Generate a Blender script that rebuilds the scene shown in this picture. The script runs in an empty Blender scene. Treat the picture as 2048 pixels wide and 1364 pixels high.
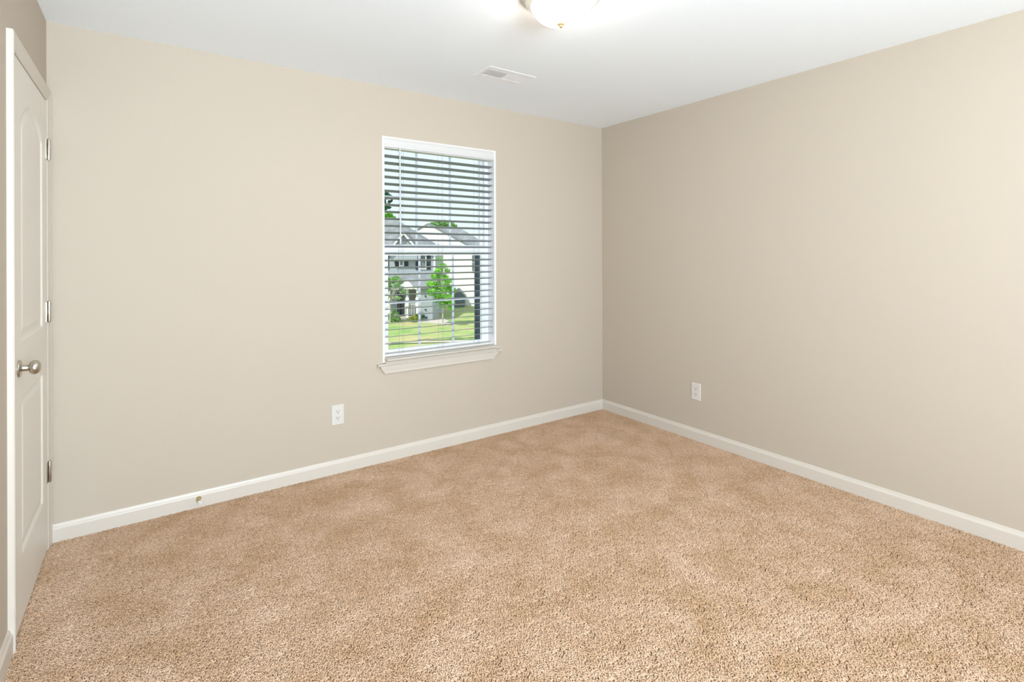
import bpy, bmesh, math, random
from mathutils import Vector, Matrix
import numpy as np

S = bpy.context.scene
C = S.collection
PI = math.pi

# ------------------------------------------------------------------ camera
H = 2.44
CAM = Vector((-3.2240, -3.2187, 1.3413))
YAW = math.radians(54.878)
cam_data = bpy.data.cameras.new('camera')
cam_data.sensor_width = 36.0
cam_data.lens = 1029.53 / 2048 * 36.0
cam_data.shift_y = (509.4 - 682.0) / 2048
cam_data.clip_start = 0.02
cam_data.clip_end = 500
cam = bpy.data.objects.new('camera', cam_data)
C.objects.link(cam)
cam.matrix_world = (Matrix.Translation(CAM) @ Matrix.Rotation(YAW - PI / 2, 4, 'Z')
                    @ Matrix.Rotation(PI / 2, 4, 'X') @ Matrix.Rotation(-0.0029, 4, 'Z'))
S.camera = cam

# ------------------------------------------------------------------ world, sun, exposure
w = bpy.data.worlds.new('sky')
S.world = w
w.use_nodes = True
bg = w.node_tree.nodes['Background']
bg.inputs[0].default_value = (0.80, 0.90, 1.0, 1)
bg.inputs[1].default_value = 0.93

FW = Vector((math.cos(YAW), math.sin(YAW), 0))      # the street's own axes: along the view of the far houses
RT = Vector((math.sin(YAW), -math.cos(YAW), 0))

sun_d = bpy.data.lights.new('sun', 'SUN')
sun_d.energy = 3.85
sun_d.angle = math.radians(0.6)
sun_d.color = (1.0, 0.96, 0.88)
sun = bpy.data.objects.new('sun', sun_d)
C.objects.link(sun)
sdir = (RT * 0.40 + FW * 0.44 + Vector((0, 0, -0.80))).normalized()
sun.rotation_euler = sdir.to_track_quat('-Z', 'Y').to_euler()

# added fill light at an assumed second window, in the wall behind the camera
fill_d = bpy.data.lights.new('added_fill_light', 'AREA')
fill_d.shape = 'RECTANGLE'
fill_d.size = 1.45
fill_d.size_y = 1.2
fill_d.energy = 235
fill_d.color = (0.765, 0.88, 1.0)
fill = bpy.data.objects.new('added_fill_light', fill_d)
C.objects.link(fill)
fill.location = (-2.75, -5.18, 1.20)
fill.rotation_euler = (math.radians(126), 0, 0)

LAMP_STRENGTH = 23.0
LAMP_COL = (1.0, 0.93, 0.85)

S.view_settings.view_transform = 'Standard'
S.view_settings.look = 'None'
S.view_settings.gamma = 1.0
S.view_settings.use_curve_mapping = False
S.view_settings.exposure = 0.31


# ------------------------------------------------------------------ helpers
def new_bm():
    return bmesh.new()


def box(bm, x0, x1, y0, y1, z0, z1, m=None):
    vs = [bm.verts.new(Vector(p) if m is None else m @ Vector(p)) for p in
          ((x0, y0, z0), (x1, y0, z0), (x1, y1, z0), (x0, y1, z0),
           (x0, y0, z1), (x1, y0, z1), (x1, y1, z1), (x0, y1, z1))]
    for f in ((0, 3, 2, 1), (4, 5, 6, 7), (0, 1, 5, 4), (1, 2, 6, 5), (2, 3, 7, 6), (3, 0, 4, 7)):
        bm.faces.new([vs[i] for i in f])


def extrude(bm, prof, a, b, place):
    """closed 2-D profile swept from a to b; place(u, v, t) gives the 3-D point"""
    A = [bm.verts.new(place(u, v, a)) for u, v in prof]
    B = [bm.verts.new(place(u, v, b)) for u, v in prof]
    n = len(prof)
    for i in range(n):
        bm.faces.new((A[i], A[(i + 1) % n], B[(i + 1) % n], B[i]))
    bm.faces.new(A[::-1])
    bm.faces.new(B)


def lathe(bm, prof, centre, axis='Z', seg=48, m=None):
    """prof = (radius, height) pairs"""
    centre = Vector(centre)
    rings = []
    for r, h in prof:
        ring = []
        for k in range(seg):
            a = 2 * PI * k / seg
            c, s = r * math.cos(a), r * math.sin(a)
            if axis == 'Z':
                p = Vector((c, s, h))
            elif axis == 'X':
                p = Vector((h, c, s))
            else:
                p = Vector((c, h, s))
            ring.append(bm.verts.new(centre + p))
        rings.append(ring)
    for i in range(len(rings) - 1):
        for k in range(seg):
            bm.faces.new((rings[i][k], rings[i][(k + 1) % seg], rings[i + 1][(k + 1) % seg], rings[i + 1][k]))
    bm.faces.new(rings[0][::-1])
    bm.faces.new(rings[-1])


def tube(bm, p0, p1, r0, r1=None, seg=8):
    r1 = r0 if r1 is None else r1
    p0, p1 = Vector(p0), Vector(p1)
    q = (p1 - p0).to_track_quat('Z', 'Y')
    rings = []
    for p, r in ((p0, r0), (p1, r1)):
        rings.append([bm.verts.new(p + q @ Vector((r * math.cos(2 * PI * k / seg), r * math.sin(2 * PI * k / seg), 0)))
                      for k in range(seg)])
    for k in range(seg):
        bm.faces.new((rings[0][k], rings[0][(k + 1) % seg], rings[1][(k + 1) % seg], rings[1][k]))
    bm.faces.new(rings[0][::-1])
    bm.faces.new(rings[1])


def world_of(o):
    if o.parent:
        return world_of(o.parent) @ o.matrix_parent_inverse @ o.matrix_basis
    return o.matrix_basis.copy()


def obj(name, bm, mat, parent=None, smooth=False, bevel=0, seg=2):
    bmesh.ops.recalc_face_normals(bm, faces=bm.faces)
    me = bpy.data.meshes.new(name)
    bm.to_mesh(me)
    bm.free()
    me.materials.append(mat)
    if smooth:
        me.shade_smooth()
        me.set_sharp_from_angle(angle=math.radians(35))
    o = bpy.data.objects.new(name, me)
    C.objects.link(o)
    if parent:
        o.parent = parent
        o.matrix_parent_inverse = world_of(parent).inverted()
    if bevel:
        b = o.modifiers.new('bevel', 'BEVEL')
        b.width = bevel
        b.segments = seg
        b.limit_method = 'ANGLE'
    return o


def tag(o, label, cat, group=None, kind=None):
    o['label'] = label
    o['category'] = cat
    if group:
        o['group'] = group
    if kind:
        o['kind'] = kind
    return o


def thing(name, loc, label, cat, group=None):
    o = bpy.data.objects.new(name, None)
    o.empty_display_size = 0.1
    C.objects.link(o)
    o.location = loc
    return tag(o, label, cat, group)


def struct(o, label=None):
    o['kind'] = 'structure'
    if label:
        o['label'] = label
    return o


def structure(name, loc, label=None):
    o = bpy.data.objects.new(name, None)
    C.objects.link(o)
    o.location = loc
    return struct(o, label)


# ------------------------------------------------------------------ materials
def principled(name, col, rough=0.6, metal=0.0, spec=0.5, noise=None, bump=None):
    """noise = (scale, amount)   bump = (scale, strength, distance)"""
    m = bpy.data.materials.new(name)
    m.use_nodes = True
    nt = m.node_tree
    p = nt.nodes['Principled BSDF']
    p.inputs['Base Color'].default_value = (*col, 1)
    p.inputs['Roughness'].default_value = rough
    p.inputs['Metallic'].default_value = metal
    p.inputs['Specular IOR Level'].default_value = spec
    tc = nt.nodes.new('ShaderNodeTexCoord')
    if noise:
        n = nt.nodes.new('ShaderNodeTexNoise')
        n.inputs['Scale'].default_value = noise[0]
        n.inputs['Detail'].default_value = 4
        nt.links.new(tc.outputs['Object'], n.inputs['Vector'])
        r = nt.nodes.new('ShaderNodeValToRGB')
        a = noise[1]
        r.color_ramp.elements[0].position = 0.3
        r.color_ramp.elements[1].position = 0.7
        r.color_ramp.elements[0].color = (*[c * (1 - a) for c in col], 1)
        r.color_ramp.elements[1].color = (*[min(1, c * (1 + a)) for c in col], 1)
        nt.links.new(n.outputs['Fac'], r.inputs[0])
        nt.links.new(r.outputs[0], p.inputs['Base Color'])
    if bump:
        n2 = nt.nodes.new('ShaderNodeTexNoise')
        n2.inputs['Scale'].default_value = bump[0]
        n2.inputs['Detail'].default_value = 3
        nt.links.new(tc.outputs['Object'], n2.inputs['Vector'])
        b = nt.nodes.new('ShaderNodeBump')
        b.inputs['Strength'].default_value = bump[1]
        b.inputs['Distance'].default_value = bump[2]
        nt.links.new(n2.outputs['Fac'], b.inputs['Height'])
        nt.links.new(b.outputs[0], p.inputs['Normal'])
    return m


M = {}
M['wall'] = principled('wall_paint', (0.528, 0.452, 0.364), 0.75, spec=0.3, noise=(1.3, 0.008), bump=(260, 0.06, 0.001))
M['ceiling'] = principled('ceiling_paint', (0.925, 0.96, 0.99), 0.9, spec=0.2, bump=(200, 0.05, 0.001))
M['trim'] = principled('trim_paint', (0.65, 0.59, 0.515), 0.38, noise=(2, 0.006))
M['door'] = principled('door_paint', (0.78, 0.735, 0.665), 0.42, noise=(2, 0.006), bump=(90, 0.03, 0.001))
M['vinyl'] = principled('white_vinyl', (0.93, 0.93, 0.93), 0.4, noise=(3, 0.01))
M['muntin'] = principled('grid_white', (0.62, 0.67, 0.70), 0.4, noise=(3, 0.01))
M['blind'] = principled('blind_slat_backlit', (0.235, 0.255, 0.265), 0.5, noise=(6, 0.02))  # white slats, their backlit shade put into this grey
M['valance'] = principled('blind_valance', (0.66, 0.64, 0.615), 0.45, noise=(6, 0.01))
M['cord'] = principled('blind_cord', (0.25, 0.27, 0.28), 0.7, noise=(80, 0.1))
M['wand'] = principled('blind_wand', (0.62, 0.64, 0.64), 0.25, noise=(20, 0.02))
M['screen'] = principled('screen_frame', (0.045, 0.07, 0.085), 0.5, noise=(8, 0.1))
M['nickel'] = principled('satin_nickel', (0.56, 0.52, 0.45), 0.30, metal=1.0, noise=(30, 0.04))
M['nickel_dark'] = principled('hinge_gap', (0.10, 0.085, 0.06), 0.6, noise=(30, 0.1))
M['plate'] = principled('outlet_plastic', (0.68, 0.64, 0.59), 0.35, noise=(10, 0.01))
M['slot'] = principled('outlet_slot', (0.05, 0.045, 0.04), 0.7, noise=(30, 0.1))
M['brass'] = principled('aged_brass', (0.62, 0.52, 0.30), 0.35, metal=1.0, noise=(60, 0.1))
M['rubber'] = principled('white_rubber', (0.80, 0.77, 0.74), 0.6, noise=(40, 0.02))
M['register'] = principled('register_enamel', (0.92, 0.93, 0.95), 0.4, noise=(10, 0.01))
M['duct'] = principled('duct_dark', (0.48, 0.49, 0.50), 0.9, noise=(20, 0.1))
M['finial'] = principled('lamp_finial', (0.36, 0.27, 0.13), 0.35, metal=0.3, noise=(40, 0.05))
M['pan'] = principled('lamp_pan', (0.82, 0.80, 0.75), 0.3, metal=0.15, noise=(20, 0.02))
M['backing'] = principled('carpet_backing', (0.22, 0.14, 0.085), 0.95, noise=(60, 0.2))

# window glass: clear with a weak reflection
gm = bpy.data.materials.new('clear_glass')
gm.use_nodes = True
nt = gm.node_tree
nt.nodes.clear()
out = nt.nodes.new('ShaderNodeOutputMaterial')
mix = nt.nodes.new('ShaderNodeMixShader')
tr = nt.nodes.new('ShaderNodeBsdfTransparent')
tr.inputs[0].default_value = (0.97, 0.99, 0.985, 1)
gl = nt.nodes.new('ShaderNodeBsdfGlossy')
gl.inputs['Roughness'].default_value = 0.02
fr = nt.nodes.new('ShaderNodeFresnel')
fr.inputs[0].default_value = 1.12
nt.links.new(fr.outputs[0], mix.inputs[0])
nt.links.new(tr.outputs[0], mix.inputs[1])
nt.links.new(gl.outputs[0], mix.inputs[2])
nt.links.new(mix.outputs[0], out.inputs[0])
M['glass'] = gm

# frosted lamp glass, lit
lm = bpy.data.materials.new('lit_frosted_glass')
lm.use_nodes = True
p = lm.node_tree.nodes['Principled BSDF']
p.inputs['Base Color'].default_value = (0.9, 0.88, 0.84, 1)
p.inputs['Emission Color'].default_value = (*LAMP_COL, 1)
p.inputs['Emission Strength'].default_value = LAMP_STRENGTH
M['lamp'] = lm


def carpet_material():
    m = bpy.data.materials.new('carpet_yarn')
    m.use_nodes = True
    nt = m.node_tree
    p = nt.nodes['Principled BSDF']
    p.inputs['Roughness'].default_value = 0.95
    p.inputs['Specular IOR Level'].default_value = 0.1
    geo = nt.nodes.new('ShaderNodeNewGeometry')
    # broad patches: shading of the brushed pile, painted into the yarn colour
    def noise(scale, detail, dist=0.0, rough=0.5):
        n = nt.nodes.new('ShaderNodeTexNoise')
        n.inputs['Scale'].default_value = scale
        n.inputs['Detail'].default_value = detail
        n.inputs['Distortion'].default_value = dist
        n.inputs['Roughness'].default_value = rough
        nt.links.new(geo.outputs['Position'], n.inputs['Vector'])
        return n
    n1 = noise(5.0, 7, 0.35, 0.62)
    r1 = nt.nodes.new('ShaderNodeValToRGB')
    e = r1.color_ramp.elements
    e[0].position = 0.36
    e[0].color = (0.66, 0.435, 0.265, 1)
    e[1].position = 0.66
    e[1].color = (0.82, 0.585, 0.415, 1)
    nt.links.new(n1.outputs['Fac'], r1.inputs[0])
    at = nt.nodes.new('ShaderNodeAttribute')
    at.attribute_name = 'tone'
    mr = nt.nodes.new('ShaderNodeMapRange')
    mr.inputs['To Min'].default_value = 0.76
    mr.inputs['To Max'].default_value = 1.05
    nt.links.new(at.outputs['Fac'], mr.inputs['Value'])
    mul = nt.nodes.new('ShaderNodeVectorMath')
    mul.operation = 'SCALE'
    nt.links.new(r1.outputs[0], mul.inputs[0])
    nt.links.new(mr.outputs[0], mul.inputs['Scale'])
    nt.links.new(mul.outputs[0], p.inputs['Base Color'])
    return m


M['carpet'] = carpet_material()

# ------------------------------------------------------------------ room shell
XW, XE, YN, YS = -3.618, 0.0, 0.0, -5.10      # west (door), east (right), north (window), south walls
T = 0.16
OX0, OX1, OZ0, OZ1 = -1.989, -1.110, 0.662, 2.116     # window opening

bm = new_bm()
box(bm, XW - T, XE + T, YS - T, YN + T, -0.20, -0.0095)
floor = struct(obj('floor', bm, M['backing']), 'bedroom floor under brown carpet')

bm = new_bm()
box(bm, XW - T, XE + T, YS - T, YN + T, H, H + 0.15)
struct(obj('ceiling', bm, M['ceiling']), 'flat white ceiling')


def wall_with_hole(name, axis, a0, a1, p0, p1, holes, label):
    """holes: list of (u0,u1,z0,z1) sorted along the wall"""
    bm = new_bm()
    def b(u0, u1, z0, z1):
        if axis == 'x':
            box(bm, u0, u1, p0, p1, z0, z1)
        else:
            box(bm, p0, p1, u0, u1, z0, z1)
    cur = a0
    for (u0, u1, z0, z1) in holes:
        b(cur, u0, -0.01, H)
        if z0 > 0:
            b(u0, u1, -0.01, z0)
        b(u0, u1, z1, H)
        cur = u1
    b(cur, a1, -0.01, H)
    return struct(obj(name, bm, M['wall']), label)


wall_with_hole('wall_back', 'x', XW, XE, YN, YN + T, [(OX0, OX1, OZ0 - 0.03, OZ1)], 'beige wall with the window')
wall_with_hole('wall_right', 'y', YS - T, YN + T, XE, XE + T, [], 'beige wall on the right')
wall_with_hole('wall_left', 'y', YS - T, YN + T, XW - T, XW, [(-0.769, -0.065, -0.01, 2.046)], 'beige wall with the door')
wall_with_hole('wall_front', 'x', XW, XE, YS - T, YS, [(-3.55, -1.95, 0.50, 1.95)], 'beige wall behind the viewpoint')

# skirting boards
BP = [(0.0, -0.01), (0.0, 0.083), (0.0045, 0.083), (0.0065, 0.078), (0.0085, 0.071), (0.0125, 0.064), (0.0135, 0.060), (0.0135, -0.01)]
bm = new_bm(); extrude(bm, BP, XW, XE, lambda u, v, t: Vector((t, YN - u, v)))
struct(obj('baseboard_back', bm, M['trim']), 'white baseboard under the window wall')
bm = new_bm(); extrude(bm, BP, YS, YN - 0.0, lambda u, v, t: Vector((XE - u, t, v)))
struct(obj('baseboard_right', bm, M['trim']), 'white baseboard along the right wall')
bm = new_bm(); extrude(bm, BP, YS, -0.826, lambda u, v, t: Vector((XW + u, t, v)))
struct(obj('baseboard_left', bm, M['trim']), 'white baseboard beside the door')
bm = new_bm(); extrude(bm, BP, XW, XE, lambda u, v, t: Vector((t, YS + u, v)))
struct(obj('baseboard_front', bm, M['trim']), 'white baseboard behind the viewpoint')

# ------------------------------------------------------------------ carpet pile (geometry nodes, one object)
def carpet():
    ng = bpy.data.node_groups.new('pile', 'GeometryNodeTree')
    ng.interface.new_socket('Geometry', in_out='OUTPUT', socket_type='NodeSocketGeometry')
    ng.interface.new_socket('Geometry', in_out='INPUT', socket_type='NodeSocketGeometry')
    N = ng.nodes; L = ng.links
    gi = N.new('NodeGroupInput'); go = N.new('NodeGroupOutput')
    # profile of one yarn
    prof = N.new('GeometryNodeCurvePrimitiveCircle'); prof.inputs['Resolution'].default_value = 5
    prof.inputs['Radius'].default_value = 0.0013

    def strand(mid, end, bend):
        bz = N.new('GeometryNodeCurvePrimitiveBezierSegment')
        bz.mode = 'POSITION'
        bz.inputs['Resolution'].default_value = 5
        bz.inputs['Start'].default_value = (0, 0, -0.002)
        bz.inputs['Start Handle'].default_value = mid
        bz.inputs['End Handle'].default_value = bend
        bz.inputs['End'].default_value = end
        c2m = N.new('GeometryNodeCurveToMesh')
        L.new(bz.outputs[0], c2m.inputs['Curve'])
        L.new(prof.outputs[0], c2m.inputs['Profile Curve'])
        c2m.inputs['Fill Caps'].default_value = True
        return c2m
    s1 = strand((0.000, 0.000, 0.005), (0.0065, 0.002, 0.0068), (0.002, -0.001, 0.0105))
    s2 = strand((-0.001, 0.001, 0.006), (0.0045, -0.003, 0.0085), (0.001, 0.003, 0.0105))
    s3 = strand((0.001, 0.000, 0.004), (0.0075, -0.001, 0.0048), (0.004, 0.002, 0.0105))
    g2i = N.new('GeometryNodeGeometryToInstance')
    for s in (s1, s2, s3):
        L.new(s.outputs[0], g2i.inputs[0])

    def patch(seed):
        gr = N.new('GeometryNodeMeshGrid')
        gr.inputs['Size X'].default_value = 0.05
        gr.inputs['Size Y'].default_value = 0.05
        gr.inputs['Vertices X'].default_value = 2
        gr.inputs['Vertices Y'].default_value = 2
        dp = N.new('GeometryNodeDistributePointsOnFaces')
        dp.distribute_method = 'POISSON'
        dp.inputs['Distance Min'].default_value = 0.0019
        dp.inputs['Density Max'].default_value = 135000
        dp.inputs['Seed'].default_value = seed
        L.new(gr.outputs['Mesh'], dp.inputs['Mesh'])
        ip = N.new('GeometryNodeInstanceOnPoints')
        L.new(dp.outputs['Points'], ip.inputs['Points'])
        L.new(g2i.outputs[0], ip.inputs['Instance'])
        ip.inputs['Pick Instance'].default_value = True
        rv = N.new('FunctionNodeRandomValue'); rv.data_type = 'FLOAT_VECTOR'
        rv.inputs[0].default_value = (-0.6, -0.6, -PI); rv.inputs[1].default_value = (0.6, 0.6, PI)
        rv.inputs['Seed'].default_value = seed + 7
        L.new(rv.outputs[0], ip.inputs['Rotation'])
        rs = N.new('FunctionNodeRandomValue'); rs.data_type = 'FLOAT'
        rs.inputs[2].default_value = 0.72; rs.inputs[3].default_value = 1.15
        rs.inputs['Seed'].default_value = seed + 9
        L.new(rs.outputs[1], ip.inputs['Scale'])
        st = N.new('GeometryNodeStoreNamedAttribute')
        st.data_type = 'FLOAT'; st.domain = 'INSTANCE'
        st.inputs['Name'].default_value = 'tone'
        rt = N.new('FunctionNodeRandomValue'); rt.data_type = 'FLOAT'
        rt.inputs['Seed'].default_value = seed + 3
        L.new(rt.outputs[1], st.inputs['Value'])
        L.new(ip.outputs[0], st.inputs['Geometry'])
        re = N.new('GeometryNodeRealizeInstances')
        L.new(st.outputs[0], re.inputs[0])
        sm = N.new('GeometryNodeSetMaterial')
        sm.inputs['Material'].default_value = M['carpet']
        L.new(re.outputs[0], sm.inputs[0])
        return sm
    g3 = N.new('GeometryNodeGeometryToInstance')
    for sd in (1, 22, 43):
        L.new(patch(sd).outputs[0], g3.inputs[0])
    dp = N.new('GeometryNodeDistributePointsOnFaces')
    dp.distribute_method = 'RANDOM'
    m2p = N.new('GeometryNodeMeshToPoints')
    L.new(gi.outputs[0], m2p.inputs[0])
    ip = N.new('GeometryNodeInstanceOnPoints')
    L.new(m2p.outputs[0], ip.inputs['Points'])
    L.new(g3.outputs[0], ip.inputs['Instance'])
    ip.inputs['Pick Instance'].default_value = True
    ri = N.new('FunctionNodeRandomValue'); ri.data_type = 'INT'
    ri.inputs[4].default_value = 0; ri.inputs[5].default_value = 3
    ri.inputs['Seed'].default_value = 77
    rm = N.new('ShaderNodeMath'); rm.operation = 'MULTIPLY'; rm.inputs[1].default_value = PI / 2
    L.new(ri.outputs[2], rm.inputs[0])
    cx = N.new('ShaderNodeCombineXYZ')
    L.new(rm.outputs[0], cx.inputs[2])
    L.new(cx.outputs[0], ip.inputs['Rotation'])
    L.new(ip.outputs[0], go.inputs[0])
    # the grid of patch centres
    step = 0.048
    xs = np.arange(XW + 0.0135 + 0.022, XE - 0.0135 - 0.019, step)
    ys = np.arange(YS + 0.03, YN - 0.0135 - 0.012, step)
    # stretch the steps so the last patch meets the far skirting
    xs = np.linspace(xs[0], XE - 0.0135 - 0.022, len(xs) + 1)
    ys = np.linspace(YS + 0.03, YN - 0.0135 - 0.022, len(ys) + 1)
    pts = [(x, y, -0.0090) for x in xs for y in ys]
    pts += [(XW - 0.0, y, -0.0095) for y in np.arange(-0.74, -0.08, 0.045)]   # under the door edge
    me = bpy.data.meshes.new('carpet_pile')
    me.from_pydata(pts, [], [])
    me.materials.append(M['carpet'])
    o = bpy.data.objects.new('carpet_pile', me)
    C.objects.link(o)
    md = o.modifiers.new('pile', 'NODES')
    md.node_group = ng
    tag(o, 'tan brown plush carpet pile covering the whole bedroom floor', 'carpet', kind='stuff')


carpet()

# ------------------------------------------------------------------ window in the back wall
win = structure('window_1', (-1.55, 0.05, 0.67), 'white double-hung window with grilles')
CXW = (OX0 + OX1) / 2
LT = 0.013
bm = new_bm()
box(bm, OX0, OX0 + LT, -0.004, 0.085, 0.640, OZ1)
box(bm, OX1 - LT, OX1, -0.004, 0.085, 0.640, OZ1)
box(bm, OX0 + LT, OX1 - LT, -0.002, 0.085, OZ1 - 0.006, OZ1)
obj('jamb_liner', bm, M['vinyl'], win)
bm = new_bm()
FI0, FI1 = OX0 + LT, OX1 - LT
box(bm, FI0, FI0 + 0.030, 0.085, 0.155, OZ0, OZ1)
box(bm, FI1 - 0.030, FI1, 0.085, 0.155, OZ0, OZ1)
box(bm, FI0 + 0.03, FI1 - 0.03, 0.085, 0.155, OZ1 - 0.04, OZ1)
box(bm, FI0 + 0.03, FI1 - 0.03, 0.085, 0.155, OZ0, OZ0 + 0.022)
# balance track ribs on the side of the frame
box(bm, FI1 - 0.036, FI1 - 0.030, 0.112, 0.116, OZ0, OZ1)
box(bm, FI0 + 0.030, FI0 + 0.036, 0.112, 0.116, OZ0, OZ1)
obj('window_frame', bm, M['vinyl'], win, bevel=0.001)


def sash(x0, x1, gx0, gx1, z0, z1, gz0, gz1, y0, y1, mx, mz):
    bm = new_bm()
    box(bm, x0, gx0, y0, y1, z0, z1)
    box(bm, gx1, x1, y0, y1, z0, z1)
    box(bm, gx0, gx1, y0, y1, z0, gz0)
    box(bm, gx0, gx1, y0, y1, gz1, z1)
    s = obj('sash', bm, M['vinyl'], win, bevel=0.002)
    ym = (y0 + y1) / 2
    bm = new_bm()
    box(bm, gx0 - 0.004, gx1 + 0.004, ym - 0.002, ym + 0.002, gz0 - 0.004, gz1 + 0.004)
    obj('glass_pane', bm, M['glass'], s)
    bm = new_bm()
    for x in mx:
        box(bm, x - 0.0085, x + 0.0085, ym - 0.005 - 0.003, ym - 0.003, gz0, gz1)
    for z in mz:
        box(bm, gx0, gx1, ym - 0.0042 - 0.003, ym - 0.0035, z - 0.0085, z + 0.0085)
    obj('grille', bm, M['muntin'], s, bevel=0.0015)
    return s


sash(FI0 + 0.028, FI1 - 0.028, -1.915, -1.178, OZ0 + 0.016, 1.413, 0.703, 1.338, 0.088, 0.116, (-1.684, -1.419), (1.019,))
sash(FI0 + 0.031, FI1 - 0.031, -1.935, -1.170, 1.372, OZ1 - 0.03, 1.410, 2.060, 0.120, 0.148, (-1.690, -1.425), (1.737,))
# sash lock on the meeting rail
bm = new_bm()
box(bm, CXW - 0.02, CXW + 0.02, 0.074, 0.100, 1.413, 1.420)
lathe(bm, [(0.010, 0.0), (0.010, 0.008), (0.006, 0.011)], (CXW, 0.088, 1.420), seg=16)
obj('sash_lock', bm, M['vinyl'], win, smooth=True)
# half insect screen outside the lower sash
bm = new_bm()
sx0, sx1, sz0, sz1 = FI0 + 0.002, FI1 - 0.03, OZ0 + 0.006, 1.40
box(bm, sx0, sx0 + 0.022, 0.152, 0.163, sz0, sz1)
box(bm, sx1 - 0.044, sx1, 0.152, 0.163, sz0, sz1)
box(bm, sx0 + 0.022, sx1 - 0.022, 0.152, 0.163, sz0, sz0 + 0.022)
box(bm, sx0 + 0.022, sx1 - 0.022, 0.152, 0.163, sz1 - 0.02, sz1)
obj('screen_frame', bm, M['screen'], win)

# stool, fascia, ledge and apron
bm = new_bm()
x0, x1 = OX0 + LT + 0.001, OX1 - LT + 0.004
extrude(bm, [(0.085, 0.655), (0.085, 0.672), (-0.055, 0.672), (-0.062, 0.669), (-0.064, 0.665), (-0.062, 0.661), (-0.055, 0.658), (-0.03, 0.655)],
        x0 - 0.004, x1, lambda u, v, t: Vector((t, u, v)))
obj('window_sill', bm, M['trim'], win, smooth=True)
bm = new_bm()
extrude(bm, [(-0.0005, 0.630), (-0.0005, 0.656), (-0.034, 0.656), (-0.030, 0.650), (-0.024, 0.645), (-0.022, 0.640), (-0.022, 0.630)],
        x0, x1 - 0.003, lambda u, v, t: Vector((t, u, v)))
extrude(bm, [(-0.0005, 0.624), (-0.0005, 0.636), (-0.030, 0.636), (-0.034, 0.633), (-0.035, 0.630), (-0.034, 0.627), (-0.030, 0.624)],
        -2.030, -1.074, lambda u, v, t: Vector((t, u, v)))
# apron with raking ends
top, bot = 0.625, 0.572
vs = []
for (y, z, ins) in ((-0.0005, top, 0.016), (-0.026, top, 0.016), (-0.024, 0.612, 0.021), (-0.018, 0.590, 0.036), (-0.015, bot + 0.008, 0.046), (-0.016, bot, 0.050), (-0.0005, bot, 0.050)):
    vs.append((bm.verts.new((-2.030 + ins, y, z)), bm.verts.new((-1.074 - ins - 0.012, y, z))))
for i in range(len(vs)):
    j = (i + 1) % len(vs)
    bm.faces.new((vs[i][0], vs[j][0], vs[j][1], vs[i][1]))
bm.faces.new([v[0] for v in vs]); bm.faces.new([v[1] for v in vs][::-1])
obj('window_apron', bm, M['trim'], win, smooth=True)

# ------------------------------------------------------------------ blind
bl = thing('window_blind', (CXW, 0.03, 0.675), 'open white horizontal slat blind hanging inside the window', 'blind')
bx0, bx1 = OX0 + LT + 0.003, OX1 - LT - 0.003
bm = new_bm()
extrude(bm, [(-0.004, 2.048), (-0.006, 2.054), (-0.006, 2.062), (-0.003, 2.066), (-0.003, 2.096), (-0.006, 2.100), (-0.006, 2.107), (-0.003, 2.110), (0.002, 2.110), (0.002, 2.048)],
        OX0 + 0.0135, OX1 - 0.0135, lambda u, v, t: Vector((t, u, v)))
obj('valance', bm, M['valance'], bl)
bm = new_bm()
box(bm, bx0, bx1, 0.008, 0.062, 2.042, 2.090)
obj('headrail', bm, M['valance'], bl, bevel=0.002)
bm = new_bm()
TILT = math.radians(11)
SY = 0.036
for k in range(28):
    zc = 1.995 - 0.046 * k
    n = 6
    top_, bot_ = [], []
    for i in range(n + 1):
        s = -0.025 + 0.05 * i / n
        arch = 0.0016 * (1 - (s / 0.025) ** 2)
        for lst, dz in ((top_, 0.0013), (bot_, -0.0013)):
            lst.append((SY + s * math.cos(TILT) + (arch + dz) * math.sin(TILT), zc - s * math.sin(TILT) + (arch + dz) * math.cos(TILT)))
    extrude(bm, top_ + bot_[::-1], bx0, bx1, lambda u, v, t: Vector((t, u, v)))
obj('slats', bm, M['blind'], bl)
bm = new_bm()
box(bm, bx0, bx1, SY - 0.025, SY + 0.025, 0.6745, 0.690)
obj('bottom_rail', bm, M['valance'], bl, bevel=0.003)
for x in (-1.845, -1.55, -1.255):
    bm = new_bm()
    for y in (SY - 0.0285, SY + 0.0285):
        tube(bm, (x - 0.004, y, 0.69), (x - 0.004, y, 2.045), 0.0007, seg=5)
    tube(bm, (x + 0.006, SY - 0.0285, 0.69), (x + 0.006, SY - 0.0285, 2.045), 0.0007, seg=5)
    obj('ladder_cord', bm, M['cord'], bl)
bm = new_bm()
wx = -1.868
tube(bm, (wx, -0.004, 2.045), (wx + 0.002, -0.006, 1.445), 0.0050, 0.0050, 10)
tube(bm, (wx + 0.002, -0.006, 1.450), (wx + 0.002, -0.006, 1.415), 0.0072, 0.0058, 10)
obj('tilt_wand', bm, M['wand'], bl, smooth=True)

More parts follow.
